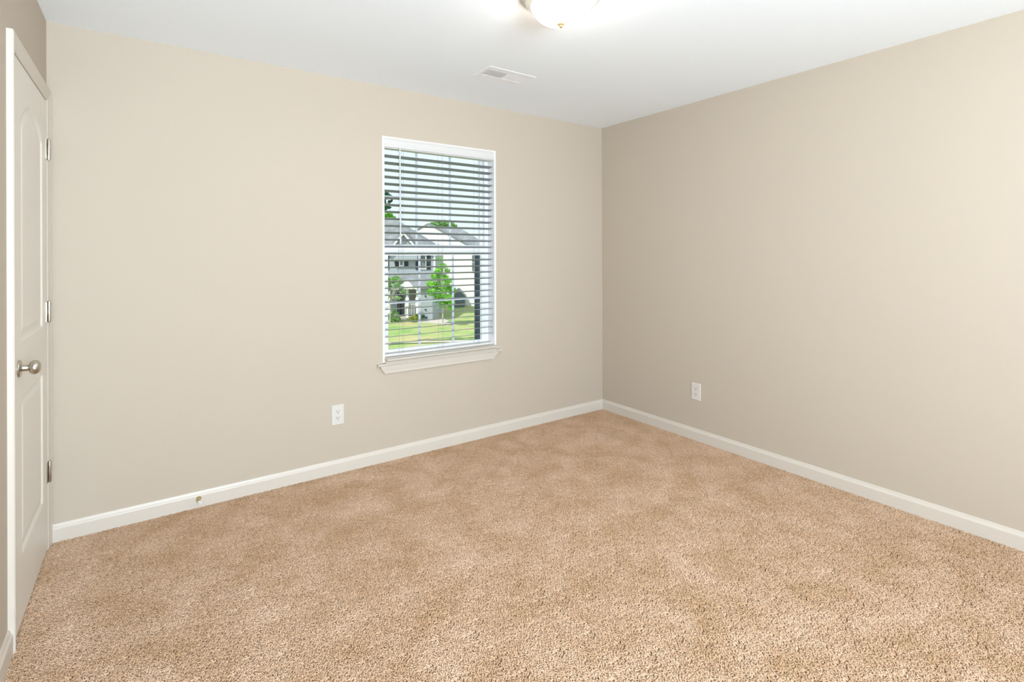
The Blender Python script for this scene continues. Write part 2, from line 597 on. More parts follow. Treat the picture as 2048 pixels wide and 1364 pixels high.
# ------------------------------------------------------------------ added second window, unseen behind the viewpoint, to carry the fill light
w2 = structure('added_window', (-2.75, YS - 0.08, 0.50), 'added, unseen window behind the viewpoint')
bm = new_bm()
for (a, b, c, d) in ((-3.55, -3.49, 0.50, 1.95), (-2.01, -1.95, 0.50, 1.95), (-3.49, -2.01, 0.50, 0.56), (-3.49, -2.01, 1.89, 1.95), (-2.77, -2.73, 0.56, 1.89)):
    box(bm, a, b, YS - 0.12, YS - 0.05, c, d)
obj('window_frame', bm, M['vinyl'], w2)
bm = new_bm()
box(bm, -3.49, -2.01, YS - 0.087, YS - 0.083, 0.56, 1.89)
obj('glass_pane', bm, M['glass'], w2)
bm = new_bm()
box(bm, -3.60, -1.90, YS - 0.04, YS + 0.04, 0.475, 0.50)
obj('window_sill', bm, M['trim'], w2, bevel=0.003)

# ------------------------------------------------------------------ door in the left wall
door = structure('door_1', (XW, -0.417, 0.0), 'white two-panel closet door with knob')
CW = 0.057
DX = -3.609                                     # face of the door slab
yA, yB = -0.826, -0.010                         # outer edges of the casing
cas = [(0.0, 0.0), (0.0, 0.016), (0.004, 0.019), (0.010, 0.019), (0.016, 0.0165), (0.040, 0.012), (0.046, 0.0125), (0.052, 0.012), (0.057, 0.0085), (0.057, 0.0)]
# u = distance inward from the outer edge, v = how far it stands out
bm = new_bm()
ZT = 2.110
for side, ye in ((1, yA), (-1, yB)):
    A = [bm.verts.new((XW + v, ye + side * u, -0.008)) for u, v in cas]
    B = [bm.verts.new((XW + v, ye + side * u, ZT - u)) for u, v in cas]
    for i in range(len(cas)):
        j = (i + 1) % len(cas)
        bm.faces.new((A[i], A[j], B[j], B[i]))
    bm.faces.new(A)
    if side == 1:
        L_ = B
    else:
        R_ = B
for i in range(len(cas)):
    j = (i + 1) % len(cas)
    bm.faces.new((L_[i], L_[j], R_[j], R_[i]))
obj('door_casing', bm, M['trim'], door)
bm = new_bm()
jy0, jy1, jz = yA + CW + 0.005 - 0.018, yB - CW - 0.005 + 0.018, ZT - CW - 0.005 + 0.018
box(bm, XW - 0.11, XW + 0.0005, jy0 + 0.0175 - 0.012, jy0 + 0.0175, -0.0085, jz)
box(bm, XW - 0.11, XW + 0.0005, jy1 - 0.0175, jy1 - 0.0175 + 0.012, -0.0085, jz)
box(bm, XW - 0.11, XW + 0.0005, jy0 + 0.0175, jy1 - 0.0175, jz - 0.0175, jz - 0.0175 + 0.012)
obj('door_jamb', bm, M['trim'], door)

# slab: a fine grid carved by the panel profile
dy0, dy1, dz0, dz1 = jy0 + 0.0175 + 0.003, jy1 - 0.0175 - 0.003, 0.012, jz - 0.0175 - 0.004
PY0, PY1 = -0.648, -0.192
PCY = (PY0 + PY1) / 2


def panel_d(y, z):
    """signed distance inside the nearest panel (positive inside)"""
    a = min(y - PY0, PY1 - y)
    lo = min(a, z - 0.255, 0.825 - z)
    t = (y - PCY) / ((PY1 - PY0) / 2)
    arch = 1.840 + 0.085 * (1 - min(1, abs(t)) ** 2.2)
    up = min(a, z - 1.030, (arch - z) * 0.85)
    return max(lo, up)


def prof_d(d):
    pts = ((-1, 0), (0, 0), (0.006, -0.006), (0.016, -0.0075), (0.026, -0.0065), (0.040, -0.002), (1, -0.002))
    for (a, va), (b, vb) in zip(pts, pts[1:]):
        if d <= b:
            return va + (vb - va) * (d - a) / (b - a)
    return -0.002


ny, nz = 150, 300
bm = new_bm()
grid = []
for i in range(ny + 1):
    y = dy0 + (dy1 - dy0) * i / ny
    grid.append([bm.verts.new((DX + prof_d(panel_d(y, dz0 + (dz1 - dz0) * j / nz)), y, dz0 + (dz1 - dz0) * j / nz)) for j in range(nz + 1)])
for i in range(ny):
    for j in range(nz):
        bm.faces.new((grid[i][j], grid[i + 1][j], grid[i + 1][j + 1], grid[i][j + 1]))
bk = [bm.verts.new((DX - 0.035, y, z)) for y, z in ((dy0, dz0), (dy1, dz0), (dy1, dz1), (dy0, dz1))]
bm.faces.new(bk)
bm.faces.new([grid[i][0] for i in range(ny + 1)] + [bk[1], bk[0]])
bm.faces.new([grid[i][nz] for i in range(ny + 1)] + [bk[2], bk[3]])
bm.faces.new([grid[0][j] for j in range(nz + 1)] + [bk[3], bk[0]])
bm.faces.new([grid[ny][j] for j in range(nz + 1)] + [bk[2], bk[1]])
slab = obj('door_slab', bm, M['door'], door, smooth=True)
for zc in (1.829, 1.087, 0.355):
    bm = new_bm()
    yh = dy1 + 0.002
    lathe(bm, [(0.0030, -0.050), (0.0058, -0.048), (0.0066, -0.0445), (0.0066, 0.0445), (0.0058, 0.048), (0.0030, 0.050)], (DX + 0.0075, yh + 0.002, zc), seg=20)
    box(bm, DX, DX + 0.0022, yh - 0.030, yh - 0.003, zc - 0.0445, zc + 0.0445)
    box(bm, XW + 0.001, DX + 0.002, yh, yh + 0.008, zc - 0.0445, zc + 0.0445)
    h = obj('hinge', bm, M['nickel'], slab, smooth=True)
    h['label'] = 'satin nickel hinge'
    bm = new_bm()
    for dz in (-0.019, 0.019):
        box(bm, DX + 0.0018, DX + 0.0030, yh - 0.0075, yh - 0.0035, zc + dz - 0.010, zc + dz + 0.010)
    g = obj('hinge_slot', bm, M['nickel_dark'], slab)
KY, KZ = -0.700, 0.9395
bm = new_bm()
lathe(bm, [(0.0310, 0.0), (0.0315, 0.003), (0.0300, 0.006), (0.022, 0.009), (0.0125, 0.0105), (0.0115, 0.012), (0.0115, 0.026), (0.0095, 0.0265), (0.0095, 0.028),
           (0.0130, 0.0280), (0.0185, 0.030), (0.0232, 0.034), (0.0258, 0.0405), (0.0258, 0.0455), (0.0238, 0.052), (0.019, 0.0570), (0.011, 0.0605), (0.002, 0.061)],
      (DX, KY, KZ), axis='X', seg=48)
kn = obj('door_knob', bm, M['nickel'], slab, smooth=True)
kn['label'] = 'round satin nickel knob'

# ------------------------------------------------------------------ wall outlets
def outlet(cx, cz, wall, label):
    if wall == 'back':
        pl = lambda u, n, z: Vector((cx + u, -n, cz + z)); base = (cx, 0, cz)
    else:
        pl = lambda u, n, z: Vector((-n, cx - u, cz + z)); base = (0, cx, cz)
    t = thing('wall_outlet', base, label, 'outlet')

    def slabp(bm, w, h, n0, n1, bev, cz_=0.0):
        a = [bm.verts.new(pl(u, n0, cz_ + z)) for u, z in ((-w, -h), (w, -h), (w, h), (-w, h))]
        b = [bm.verts.new(pl(u, n1 - bev, cz_ + z)) for u, z in ((-w, -h), (w, -h), (w, h), (-w, h))]
        c = [bm.verts.new(pl(u, n1, cz_ + z)) for u, z in ((-w + bev, -h + bev), (w - bev, -h + bev), (w - bev, h - bev), (-w + bev, h - bev))]
        for q, r in ((a, b), (b, c)):
            for i in range(4):
                bm.faces.new((q[i], q[(i + 1) % 4], r[(i + 1) % 4], r[i]))
        bm.faces.new(c); bm.faces.new(a[::-1])
    bm = new_bm(); slabp(bm, 0.0375, 0.061, 0.0, 0.0060, 0.0022)
    obj('cover_plate', bm, M['plate'], t)
    for s in (-1, 1):
        zc = s * 0.0195
        bm = new_bm()
        ring = []
        for k in range(32):
            a = 2 * PI * k / 32
            u = max(-0.0165, min(0.0165, 0.0172 * math.cos(a) * 1.0)); z = max(-0.0125, min(0.0125, 0.0172 * math.sin(a)))
            ring.append((u, z))
        A = [bm.verts.new(pl(u, 0.0058, zc + z)) for u, z in ring]
        B = [bm.verts.new(pl(u * 0.97, 0.0072, zc + z * 0.97)) for u, z in ring]
        for i in range(32):
            bm.faces.new((A[i], A[(i + 1) % 32], B[(i + 1) % 32], B[i]))
        bm.faces.new(B)
        r = obj('receptacle', bm, M['plate'], t)
        bm = new_bm()
        for (u0, u1, z0, z1) in ((-0.0080, -0.0052, 0.000, 0.0085), (0.0052, 0.0080, 0.001, 0.0080)):
            v = [bm.verts.new(pl(u, 0.0074, zc + z)) for u, z in ((u0, z0), (u1, z0), (u1, z1), (u0, z1))]
            bm.faces.new(v)
            w_ = [bm.verts.new(pl(u, 0.0070, zc + z)) for u, z in ((u0, z0), (u1, z0), (u1, z1), (u0, z1))]
            for i in range(4):
                bm.faces.new((v[i], v[(i + 1) % 4], w_[(i + 1) % 4], w_[i]))
        c1 = [bm.verts.new(pl(0.0030 * math.cos(2 * PI * k / 14), 0.0074, zc - 0.0065 + 0.0030 * math.sin(2 * PI * k / 14))) for k in range(14)]
        c2 = [bm.verts.new(pl(0.0030 * math.cos(2 * PI * k / 14), 0.0070, zc - 0.0065 + 0.0030 * math.sin(2 * PI * k / 14))) for k in range(14)]
        bm.faces.new(c1)
        for i in range(14):
            bm.faces.new((c1[i], c1[(i + 1) % 14], c2[(i + 1) % 14], c2[i]))
        obj('slots', bm, M['slot'], r)
    bm = new_bm()
    c1 = [bm.verts.new(pl(0.003 * math.cos(2 * PI * k / 14), 0.0068, 0.003 * math.sin(2 * PI * k / 14))) for k in range(14)]
    c2 = [bm.verts.new(pl(0.003 * math.cos(2 * PI * k / 14), 0.0058, 0.003 * math.sin(2 * PI * k / 14))) for k in range(14)]
    bm.faces.new(c1)
    for i in range(14):
        bm.faces.new((c1[i], c1[(i + 1) % 14], c2[(i + 1) % 14], c2[i]))
    obj('screw', bm, M['plate'], t)
    return t


outlet(-2.279, 0.3575, 'back', 'white duplex outlet on the window wall, below and left of the window')
outlet(-0.942, 0.3500, 'right', 'white duplex outlet on the right-hand wall without a window')

# ------------------------------------------------------------------ door stop on the skirting
ds = thing('door_stop', (-3.014, -0.0135, 0.048), 'small brass door stop with white tip on the back baseboard', 'door stop')
bm = new_bm()
lathe(bm, [(0.0125, -0.0002), (0.0125, -0.003), (0.0095, -0.008), (0.0055, -0.013), (0.0042, -0.018), (0.0042, -0.052), (0.0030, -0.054)], (-3.014, -0.0135, 0.048), axis='Y', seg=24)
obj('stem', bm, M['brass'], ds, smooth=True)
bm = new_bm()
lathe(bm, [(0.0068, -0.048), (0.0082, -0.050), (0.0082, -0.060), (0.0065, -0.064), (0.002, -0.064)], (-3.014, -0.0135, 0.048), axis='Y', seg=24)
tip = obj('rubber_tip', bm, M['rubber'], ds, smooth=True)
bm = new_bm()
lathe(bm, [(0.0019, -0.0638), (0.0019, -0.0645)], (-3.014, -0.0135, 0.048), axis='Y', seg=12)
obj('tip_hole', bm, M['slot'], tip)

# ------------------------------------------------------------------ ceiling register
vt = thing('ceiling_vent', (-1.434, -0.605, H), 'white rectangular air vent on the ceiling near the window', 'vent')
bm = new_bm()
vx0, vx1, vy0, vy1 = -1.606, -1.262, -0.702, -0.508
ix0, ix1, iy0, iy1 = -1.580, -1.288, -0.650, -0.560
zz = H - 0.0026
def ringrect(bm, o, zo, i, zi):
    a = [bm.verts.new((x, y, zo)) for x, y in ((o[0], o[2]), (o[1], o[2]), (o[1], o[3]), (o[0], o[3]))]
    b = [bm.verts.new((x, y, zi)) for x, y in ((i[0], i[2]), (i[1], i[2]), (i[1], i[3]), (i[0], i[3]))]
    for k in range(4):
        bm.faces.new((a[k], a[(k + 1) % 4], b[(k + 1) % 4], b[k]))
ringrect(bm, (vx0, vx1, vy0, vy1), H - 0.0002, (vx0 + 0.004, vx1 - 0.004, vy0 + 0.004, vy1 - 0.004), zz)
ringrect(bm, (vx0 + 0.004, vx1 - 0.004, vy0 + 0.004, vy1 - 0.004), zz, (ix0, ix1, iy0, iy1), zz)
ringrect(bm, (ix0, ix1, iy0, iy1), zz, (ix0, ix1, iy0, iy1), H - 0.0004)
box(bm, (ix0 + ix1) / 2 - 0.004, (ix0 + ix1) / 2 + 0.004, iy0, iy1, zz, H - 0.0004)
obj('vent_frame', bm, M['register'], vt)
bm = new_bm()
box(bm, ix0, ix1, iy0, iy1, H - 0.0010, H - 0.0003)
obj('duct_opening', bm, M['duct'], vt)
bm = new_bm()
mid = (ix0 + ix1) / 2
n = 11
for half, sgn in (((ix0 + 0.002, mid - 0.004), 1), ((mid + 0.004, ix1 - 0.002), -1)):
    for k in range(n):
        xc = half[0] + (half[1] - half[0]) * (k + 0.5) / n
        dx = 0.0048 * sgn
        tk = 0.0006
        v = []
        for (px, pz) in ((xc - dx - tk, zz), (xc - dx + tk, zz), (xc + dx + tk, H - 0.0012), (xc + dx - tk, H - 0.0012)):
            v.append((bm.verts.new((px, iy0, pz)), bm.verts.new((px, iy1, pz))))
        for i in range(4):
            j = (i + 1) % 4
            bm.faces.new((v[i][0], v[j][0], v[j][1], v[i][1]))
obj('louvers', bm, M['register'], vt)

# ------------------------------------------------------------------ ceiling light
LX, LY = -1.800, -1.560
cl = thing('ceiling_light', (LX, LY, H), 'lit frosted glass dome light flush on the ceiling', 'ceiling light')
bm = new_bm()
lathe(bm, [(0.02, 0.0), (0.168, 0.0), (0.170, -0.006), (0.166, -0.014), (0.160, -0.017), (0.158, -0.024), (0.152, -0.028), (0.150, -0.036), (0.143, -0.040), (0.139, -0.044), (0.134, -0.046), (0.131, -0.050), (0.124, -0.051), (0.118, -0.048)], (LX, LY, H), seg=72)
obj('lamp_base', bm, M['pan'], cl, smooth=True)
bm = new_bm()
pr = []
R0, D0, z00 = 0.123, 0.079, -0.045
for i in range(19):
    a = PI / 2 * i / 18
    pr.append((max(0.001, R0 * math.cos(a) ** 0.85 if i < 18 else 0.001), z00 - D0 * math.sin(a)))
lathe(bm, pr, (LX, LY, H), seg=72)
obj('glass_dome', bm, M['lamp'], cl, smooth=True)
bm = new_bm()
zf = z00 - D0
lathe(bm, [(0.004, zf + 0.004), (0.0155, zf + 0.001), (0.0170, zf - 0.002), (0.0150, zf - 0.005), (0.0100, zf - 0.009), (0.0095, zf - 0.012), (0.0060, zf - 0.016), (0.001, zf - 0.017)], (LX, LY, H), seg=32)
obj('finial', bm, M['finial'], cl, smooth=True)

# ================================================================== outside
GZ = -4.40
def at(lat, dep, z):
    """place on the street: metres to the right, metres away, height"""
    p = CAM + RT * lat + FW * dep
    return Vector((p.x, p.y, z))


def ext_siding(name, col, line):
    m = principled(name, col, 0.7)
    nt = m.node_tree
    tc = nt.nodes.new('ShaderNodeTexCoord')
    sp = nt.nodes.new('ShaderNodeSeparateXYZ')
    nt.links.new(tc.outputs['Object'], sp.inputs[0])
    mt = nt.nodes.new('ShaderNodeMath'); mt.operation = 'MULTIPLY'; mt.inputs[1].default_value = 1 / 0.20
    nt.links.new(sp.outputs[2], mt.inputs[0])
    fr = nt.nodes.new('ShaderNodeMath'); fr.operation = 'FRACT'
    nt.links.new(mt.outputs[0], fr.inputs[0])
    r = nt.nodes.new('ShaderNodeValToRGB')
    r.color_ramp.elements[0].position = 0.0
    r.color_ramp.elements[0].color = (*[c * line for c in col], 1)
    r.color_ramp.elements[1].position = 0.22
    r.color_ramp.elements[1].color = (*col, 1)
    nt.links.new(fr.outputs[0], r.inputs[0])
    nt.links.new(r.outputs[0], nt.nodes['Principled BSDF'].inputs['Base Color'])
    return m


M['siding_grey'] = ext_siding('grey_siding', (0.38, 0.42, 0.46), 0.75)
M['siding_white'] = ext_siding('white_siding', (0.86, 0.85, 0.84), 0.93)
M['siding_tan'] = ext_siding('tan_siding', (0.36, 0.35, 0.32), 0.75)
M['siding_shaded'] = ext_siding('shaded_siding', (0.16, 0.19, 0.21), 0.85)  # side wing's grey, darkened to carry its shade in the colour
M['roof'] = principled('roof_shingles', (0.215, 0.23, 0.245), 0.9, noise=(1.6, 0.22))
M['ext_trim'] = principled('house_trim', (0.85, 0.85, 0.84), 0.6, noise=(1, 0.01))
M['shutter'] = principled('shutter_dark', (0.02, 0.03, 0.04), 0.6, noise=(3, 0.1))
M['house_glass'] = principled('house_glass', (0.16, 0.18, 0.19), 0.2, noise=(0.8, 0.3))
M['ext_door'] = principled('house_door', (0.05, 0.05, 0.055), 0.5, noise=(2, 0.1))
M['concrete'] = principled('concrete', (0.50, 0.46, 0.41), 0.9, noise=(1, 0.08))
M['bark'] = principled('bark', (0.55, 0.49, 0.42), 0.9, noise=(6, 0.2))


def foliage(name, lo, hi, sc=2.5):
    m = principled(name, lo, 0.65, spec=0.3)
    nt = m.node_tree
    tc = nt.nodes.new('ShaderNodeTexCoord')
    n = nt.nodes.new('ShaderNodeTexNoise'); n.inputs['Scale'].default_value = sc; n.inputs['Detail'].default_value = 5
    nt.links.new(tc.outputs['Object'], n.inputs['Vector'])
    r = nt.nodes.new('ShaderNodeValToRGB')
    r.color_ramp.elements[0].position = 0.35; r.color_ramp.elements[0].color = (*lo, 1)
    r.color_ramp.elements[1].position = 0.65; r.color_ramp.elements[1].color = (*hi, 1)
    nt.links.new(n.outputs['Fac'], r.inputs[0])
    nt.links.new(r.outputs[0], nt.nodes['Principled BSDF'].inputs['Base Color'])
    return m


M['leaf'] = foliage('bright_leaves', (0.10, 0.36, 0.035), (0.34, 0.72, 0.10))
M['leaf_mid'] = foliage('mid_leaves', (0.12, 0.30, 0.08), (0.38, 0.62, 0.22))
M['leaf_dark'] = foliage('dark_leaves', (0.02, 0.085, 0.06), (0.07, 0.20, 0.11))
M['leaf_yellow'] = foliage('yellow_leaves', (0.14, 0.26, 0.03), (0.52, 0.55, 0.12))

# lawn
lw = bpy.data.materials.new('grass')
lw.use_nodes = True
nt = lw.node_tree
tc = nt.nodes.new('ShaderNodeTexCoord')
n1 = nt.nodes.new('ShaderNodeTexNoise'); n1.inputs['Scale'].default_value = 0.45; n1.inputs['Detail'].default_value = 8; n1.inputs['Roughness'].default_value = 0.7
nt.links.new(tc.outputs['Object'], n1.inputs['Vector'])
r = nt.nodes.new('ShaderNodeValToRGB')
r.color_ramp.elements[0].position = 0.36; r.color_ramp.elements[0].color = (0.17, 0.32, 0.075, 1)
r.color_ramp.elements[1].position = 0.64; r.color_ramp.elements[1].color = (0.46, 0.37, 0.20, 1)
e = r.color_ramp.elements.new(0.50); e.color = (0.30, 0.37, 0.13, 1)
nt.links.new(n1.outputs['Fac'], r.inputs[0])
nt.links.new(r.outputs[0], nt.nodes['Principled BSDF'].inputs['Base Color'])
nt.nodes['Principled BSDF'].inputs['Roughness'].default_value = 0.9
bm = new_bm()
nx = 60
vs = [[bm.verts.new(at(-70 + 140 * i / nx, 6 + 164 * j / nx, GZ + 0.05 * math.sin(i * 0.9) * math.cos(j * 0.7))) for j in range(nx + 1)] for i in range(nx + 1)]
for i in range(nx):
    for j in range(nx):
        bm.faces.new((vs[i][j], vs[i + 1][j], vs[i + 1][j + 1], vs[i][j + 1]))
struct(obj('ground', bm, lw), 'patchy green lawn outside')


def px(xp, yp, dep):
    """metres right / height of a photo point at a known distance, used to measure the street"""
    return (xp - 1024) / 1029.53 * dep + (yp - 509.4) / 1029.53 * dep * 0.0029, CAM.z + (509.4 - yp - (xp - 1024) * 0.0029) / 1029.53 * dep


def quadprism(bm, pts, thick=0.0, dirv=None):
    """polygon given a thickness along dirv"""
    a = [bm.verts.new(p) for p in pts]
    b = [bm.verts.new(p + dirv * thick) for p in pts]
    n = len(pts)
    bm.faces.new(a); bm.faces.new(b[::-1])
    for i in range(n):
        bm.faces.new((a[i], a[(i + 1) % n], b[(i + 1) % n], b[i]))


HM = Matrix.Translation(CAM - Vector((0, 0, CAM.z))) @ Matrix((
    (RT.x, FW.x, 0, 0), (RT.y, FW.y, 0, 0), (0, 0, 1, 0), (0, 0, 0, 1)))   # street axes: x right, y away, z up


def hbox(bm, x0, x1, y0, y1, z0, z1):
    box(bm, x0, x1, y0, y1, z0, z1, HM)


def hpt(x, y, z):
    return HM @ Vector((x, y, z))


def house_window(parent, x0, x1, z0, z1, y, shutters=True, sides=(True, True)):
    bm = new_bm()
    hbox(bm, x0, x1, y - 0.06, y + 0.02, z0, z1)
    f = obj('window', bm, M['ext_trim'], parent)
    bm = new_bm()
    hbox(bm, x0 + 0.10, x1 - 0.10, y - 0.08, y - 0.05, z0 + 0.10, (z0 + z1) / 2 - 0.02)
    hbox(bm, x0 + 0.10, x1 - 0.10, y - 0.08, y - 0.05, (z0 + z1) / 2 + 0.04, z1 - 0.10)
    obj('pane', bm, M['house_glass'], f)
    for k, (a, b) in enumerate(((x0 - 0.38, x0 - 0.02), (x1 + 0.02, x1 + 0.38))):
        if shutters and sides[k]:
            bm = new_bm()
            hbox(bm, a, b, y - 0.05, y + 0.01, z0 - 0.02, z1 + 0.02)
            obj('shutter', bm, M['shutter'], parent)


# ---- grey two-storey house, nearest
DA = 48.0
hA = thing('house', at(-9, DA, GZ), 'grey-sided two-storey house with dark shutters and a white porch', 'house')
xA0, xA1 = px(640, 510, DA)[0], px(870, 510, DA)[0]
eav = px(800, 500, DA)[1]
bm = new_bm()
hbox(bm, xA0, xA1, DA, DA + 5.6, GZ - 0.1, eav)
# front gable body
gx0, gx1 = px(784, 0, DA - 0.5)[0], px(836, 0, DA - 0.5)[0]
gxm = (gx0 + gx1) / 2
gz = px(810, 464, DA - 0.5)[1]
quadprism(bm, [hpt(gx0, DA - 0.5, eav - 0.9), hpt(gx1, DA - 0.5, eav - 0.9), hpt(gx1, DA - 0.5, eav), hpt(gxm, DA - 0.5, gz - 0.12), hpt(gx0, DA - 0.5, eav)], 3.0, FW)
obj('siding_wall', bm, M['siding_grey'], hA)
# hipped main roof
bm = new_bm()
rz = px(780, 437, DA + 2.8)[1]
rx0, rx1 = px(600, 0, DA + 2.8)[0], px(791, 0, DA + 2.8)[0]
o_ = 0.35
b4 = [hpt(xA0 - o_, DA - o_, eav), hpt(xA1 + o_, DA - o_, eav), hpt(xA1 + o_, DA + 5.6 + o_, eav), hpt(xA0 - o_, DA + 5.6 + o_, eav)]
rA, rB = hpt(rx0 + 4.5, DA + 2.8, rz), hpt(rx1, DA + 2.8, rz)
V = [bm.verts.new(p) for p in b4 + [rA, rB]]
for f in ((0, 1, 5, 4), (1, 2, 5), (2, 3, 4, 5), (3, 0, 4), (3, 2, 1, 0)):
    bm.faces.new([V[i] for i in f])
# small front gable roof, two slopes
quadprism(bm, [hpt(gx0 - 0.3, DA - 0.8, eav - 0.15), hpt(gxm, DA - 0.8, gz), hpt(gxm, DA + 3.2, gz), hpt(gx0 - 0.3, DA + 3.2, eav - 0.15)], 0.10, Vector((0, 0, 1)))
quadprism(bm, [hpt(gxm, DA - 0.8, gz), hpt(gx1 + 0.3, DA - 0.8, eav - 0.15), hpt(gx1 + 0.3, DA + 3.2, eav - 0.15), hpt(gxm, DA + 3.2, gz)], 0.10, Vector((0, 0, 1)))
obj('roof', bm, M['roof'], hA)
bm = new_bm()
quadprism(bm, [hpt(gx0 - 0.3, DA - 0.86, eav - 0.38), hpt(gxm, DA - 0.86, gz - 0.24), hpt(gxm, DA - 0.86, gz), hpt(gx0 - 0.3, DA - 0.86, eav - 0.15)], 0.05, FW)
quadprism(bm, [hpt(gxm, DA - 0.86, gz - 0.24), hpt(gx1 + 0.3, DA - 0.86, eav - 0.38), hpt(gx1 + 0.3, DA - 0.86, eav - 0.15), hpt(gxm, DA - 0.86, gz)], 0.05, FW)
hbox(bm, xA1 - 0.12, xA1 + 0.02, DA - 0.05, DA + 0.1, GZ, eav)
hbox(bm, xA0 - o_, xA1 + o_, DA - o_ - 0.06, DA - o_, eav - 0.05, eav + 0.12)
obj('trim_boards', bm, M['ext_trim'], hA)
wz0, wz1 = px(805, 532.5, DA)[1], px(805, 506, DA)[1]
house_window(hA, px(799.8, 0, DA)[0], px(809.8, 0, DA)[0], wz0, wz1, DA - 0.02)
house_window(hA, px(841, 0, DA)[0], px(854.5, 0, DA)[0], px(850, 538.5, DA)[1], px(850, 500, DA)[1], DA - 0.02)
house_window(hA, px(758, 0, DA)[0], px(771, 0, DA)[0], px(760, 538.5, DA)[1], px(760, 500, DA)[1], DA - 0.02)
# porch: shed roof, little gable, columns, railing, door
pD = DA - 2.4
pz1, pz0 = px(830, 551, DA)[1], px(830, 575, pD)[1]
ppx0, ppx1 = px(740, 0, pD)[0], px(872, 0, pD)[0]
bm = new_bm()
quadprism(bm, [hpt(ppx0, pD - 0.2, pz0), hpt(ppx1, pD - 0.2, pz0), hpt(ppx1, DA, pz1), hpt(ppx0, DA, pz1)], 0.12, Vector((0, 0, 1)))
obj('porch_roof', bm, M['roof'], hA)
bm = new_bm()
a, b, c_ = px(800, 575, pD)[0], px(828, 575, pD)[0], px(812, 562, pD)
quadprism(bm, [hpt(a, pD - 0.5, pz0 - 0.1), hpt(b, pD - 0.5, pz0 - 0.1), hpt(b, pD - 0.5, pz0 + 0.04), hpt(c_[0], pD - 0.5, c_[1]), hpt(a, pD - 0.5, pz0 + 0.04)], 1.0, FW)
hbox(bm, ppx0, ppx1, pD - 0.2, pD - 0.05, pz0 - 0.15, pz0)
obj('porch_gable', bm, M['ext_trim'], hA)
for xp in (779, 816, 836):
    bm = new_bm()
    x_ = px(xp, 0, pD)[0]
    hbox(bm, x_ - 0.10, x_ + 0.10, pD - 0.1, pD + 0.1, GZ, pz0 - 0.1)
    hbox(bm, x_ - 0.15, x_ + 0.15, pD - 0.15, pD + 0.15, px(0, 607, pD)[1] - 0.35, px(0, 607, pD)[1] + 0.4)
    obj('porch_column', bm, M['ext_trim'], hA)
bm = new_bm()
ra, rb = px(811, 0, pD)[0], px(836, 0, pD)[0]
rz1, rz0 = px(820, 607, pD)[1], px(820, 630, pD)[1]
hbox(bm, ra, rb, pD - 0.04, pD + 0.04, rz1 - 0.07, rz1)
hbox(bm, ra, rb, pD - 0.04, pD + 0.04, rz0, rz0 + 0.07)
k = ra
while k < rb:
    hbox(bm, k, k + 0.05, pD - 0.02, pD + 0.02, rz0, rz1)
    k += 0.14
obj('porch_railing', bm, M['ext_trim'], hA)
bm = new_bm()
hbox(bm, px(796, 0, DA)[0], px(809, 0, DA)[0], DA - 0.06, DA + 0.02, GZ + 0.2, px(800, 585, DA)[1])
obj('front_door', bm, M['ext_door'], hA)
bm = new_bm()
hbox(bm, px(821, 0, DA)[0], px(840, 0, DA)[0], DA - 0.03, DA + 0.02, GZ, px(0, 575, DA)[1])
obj('tan_wall_panel', bm, M['siding_tan'], hA)
bm = new_bm()
hbox(bm, ppx0, ppx1, pD - 0.2, DA, GZ - 0.05, GZ + 0.2)
obj('porch_floor', bm, M['concrete'], hA)
# garage wing on its right, seen as grey siding with a raking roof end
bm = new_bm()
w0, w1 = px(841, 0, DA - 3.5)[0], px(866, 0, DA - 3.5)[0]
hbox(bm, w0, w1, DA - 3.5, DA, GZ - 0.05, px(860, 577, DA - 3.5)[1])
obj('garage_wing', bm, M['siding_grey'], hA)
bm = new_bm()
quadprism(bm, [hpt(w0 - 0.2, DA - 3.8, px(860, 577, DA - 3.5)[1]), hpt(w1 + 0.2, DA - 3.8, px(860, 577, DA - 3.5)[1]), hpt(w1 + 0.2, DA, pz1), hpt(w0 - 0.2, DA, pz1)], 0.12, Vector((0, 0, 1)))
obj('garage_roof', bm, M['roof'], hA)
for yy in (592, 619):
    bm = new_bm()
    x_, z_ = px(850.5, yy, DA - 3.5)
    hbox(bm, x_ - 0.06, x_ + 0.06, DA - 3.58, DA - 3.48, z_ - 0.05, z_ + 0.05)
    obj('wall_fitting', bm, M['shutter'], hA)

# ---- white gabled house
DB = 58.0
hB = thing('house', at(-6, DB, GZ), 'white-sided house with a tall gable end and grey roof', 'house')
bm = new_bm()
bx_0, bx_1 = px(752, 0, DB)[0], px(962, 0, DB)[0]
bxm, bz = px(857, 449, DB)
be = px(960, 505, DB)[1]
quadprism(bm, [hpt(bx_0, DB, GZ - 0.1), hpt(bx_1, DB, GZ - 0.1), hpt(bx_1, DB, be), hpt(bxm, DB, bz), hpt(bx_0, DB, be)], 12.0, FW)
obj('siding_wall', bm, M['siding_white'], hB)
bm = new_bm()
for s, xe in ((-1, bx_0), (1, bx_1)):
    quadprism(bm, [hpt(bxm, DB - 0.06, bz), hpt(xe + s * 0.4, DB - 0.06, be - 0.2), hpt(xe + s * 0.4, DB + 12.3, be - 0.2), hpt(bxm, DB + 12.3, bz)], 0.16, Vector((0, 0, 1)))
obj('roof', bm, M['roof'], hB)
house_window(hB, px(944, 0, DB)[0], px(951.5, 0, DB)[0], px(945, 544, DB)[1], px(945, 506, DB)[1], DB - 0.02, sides=(False, True))
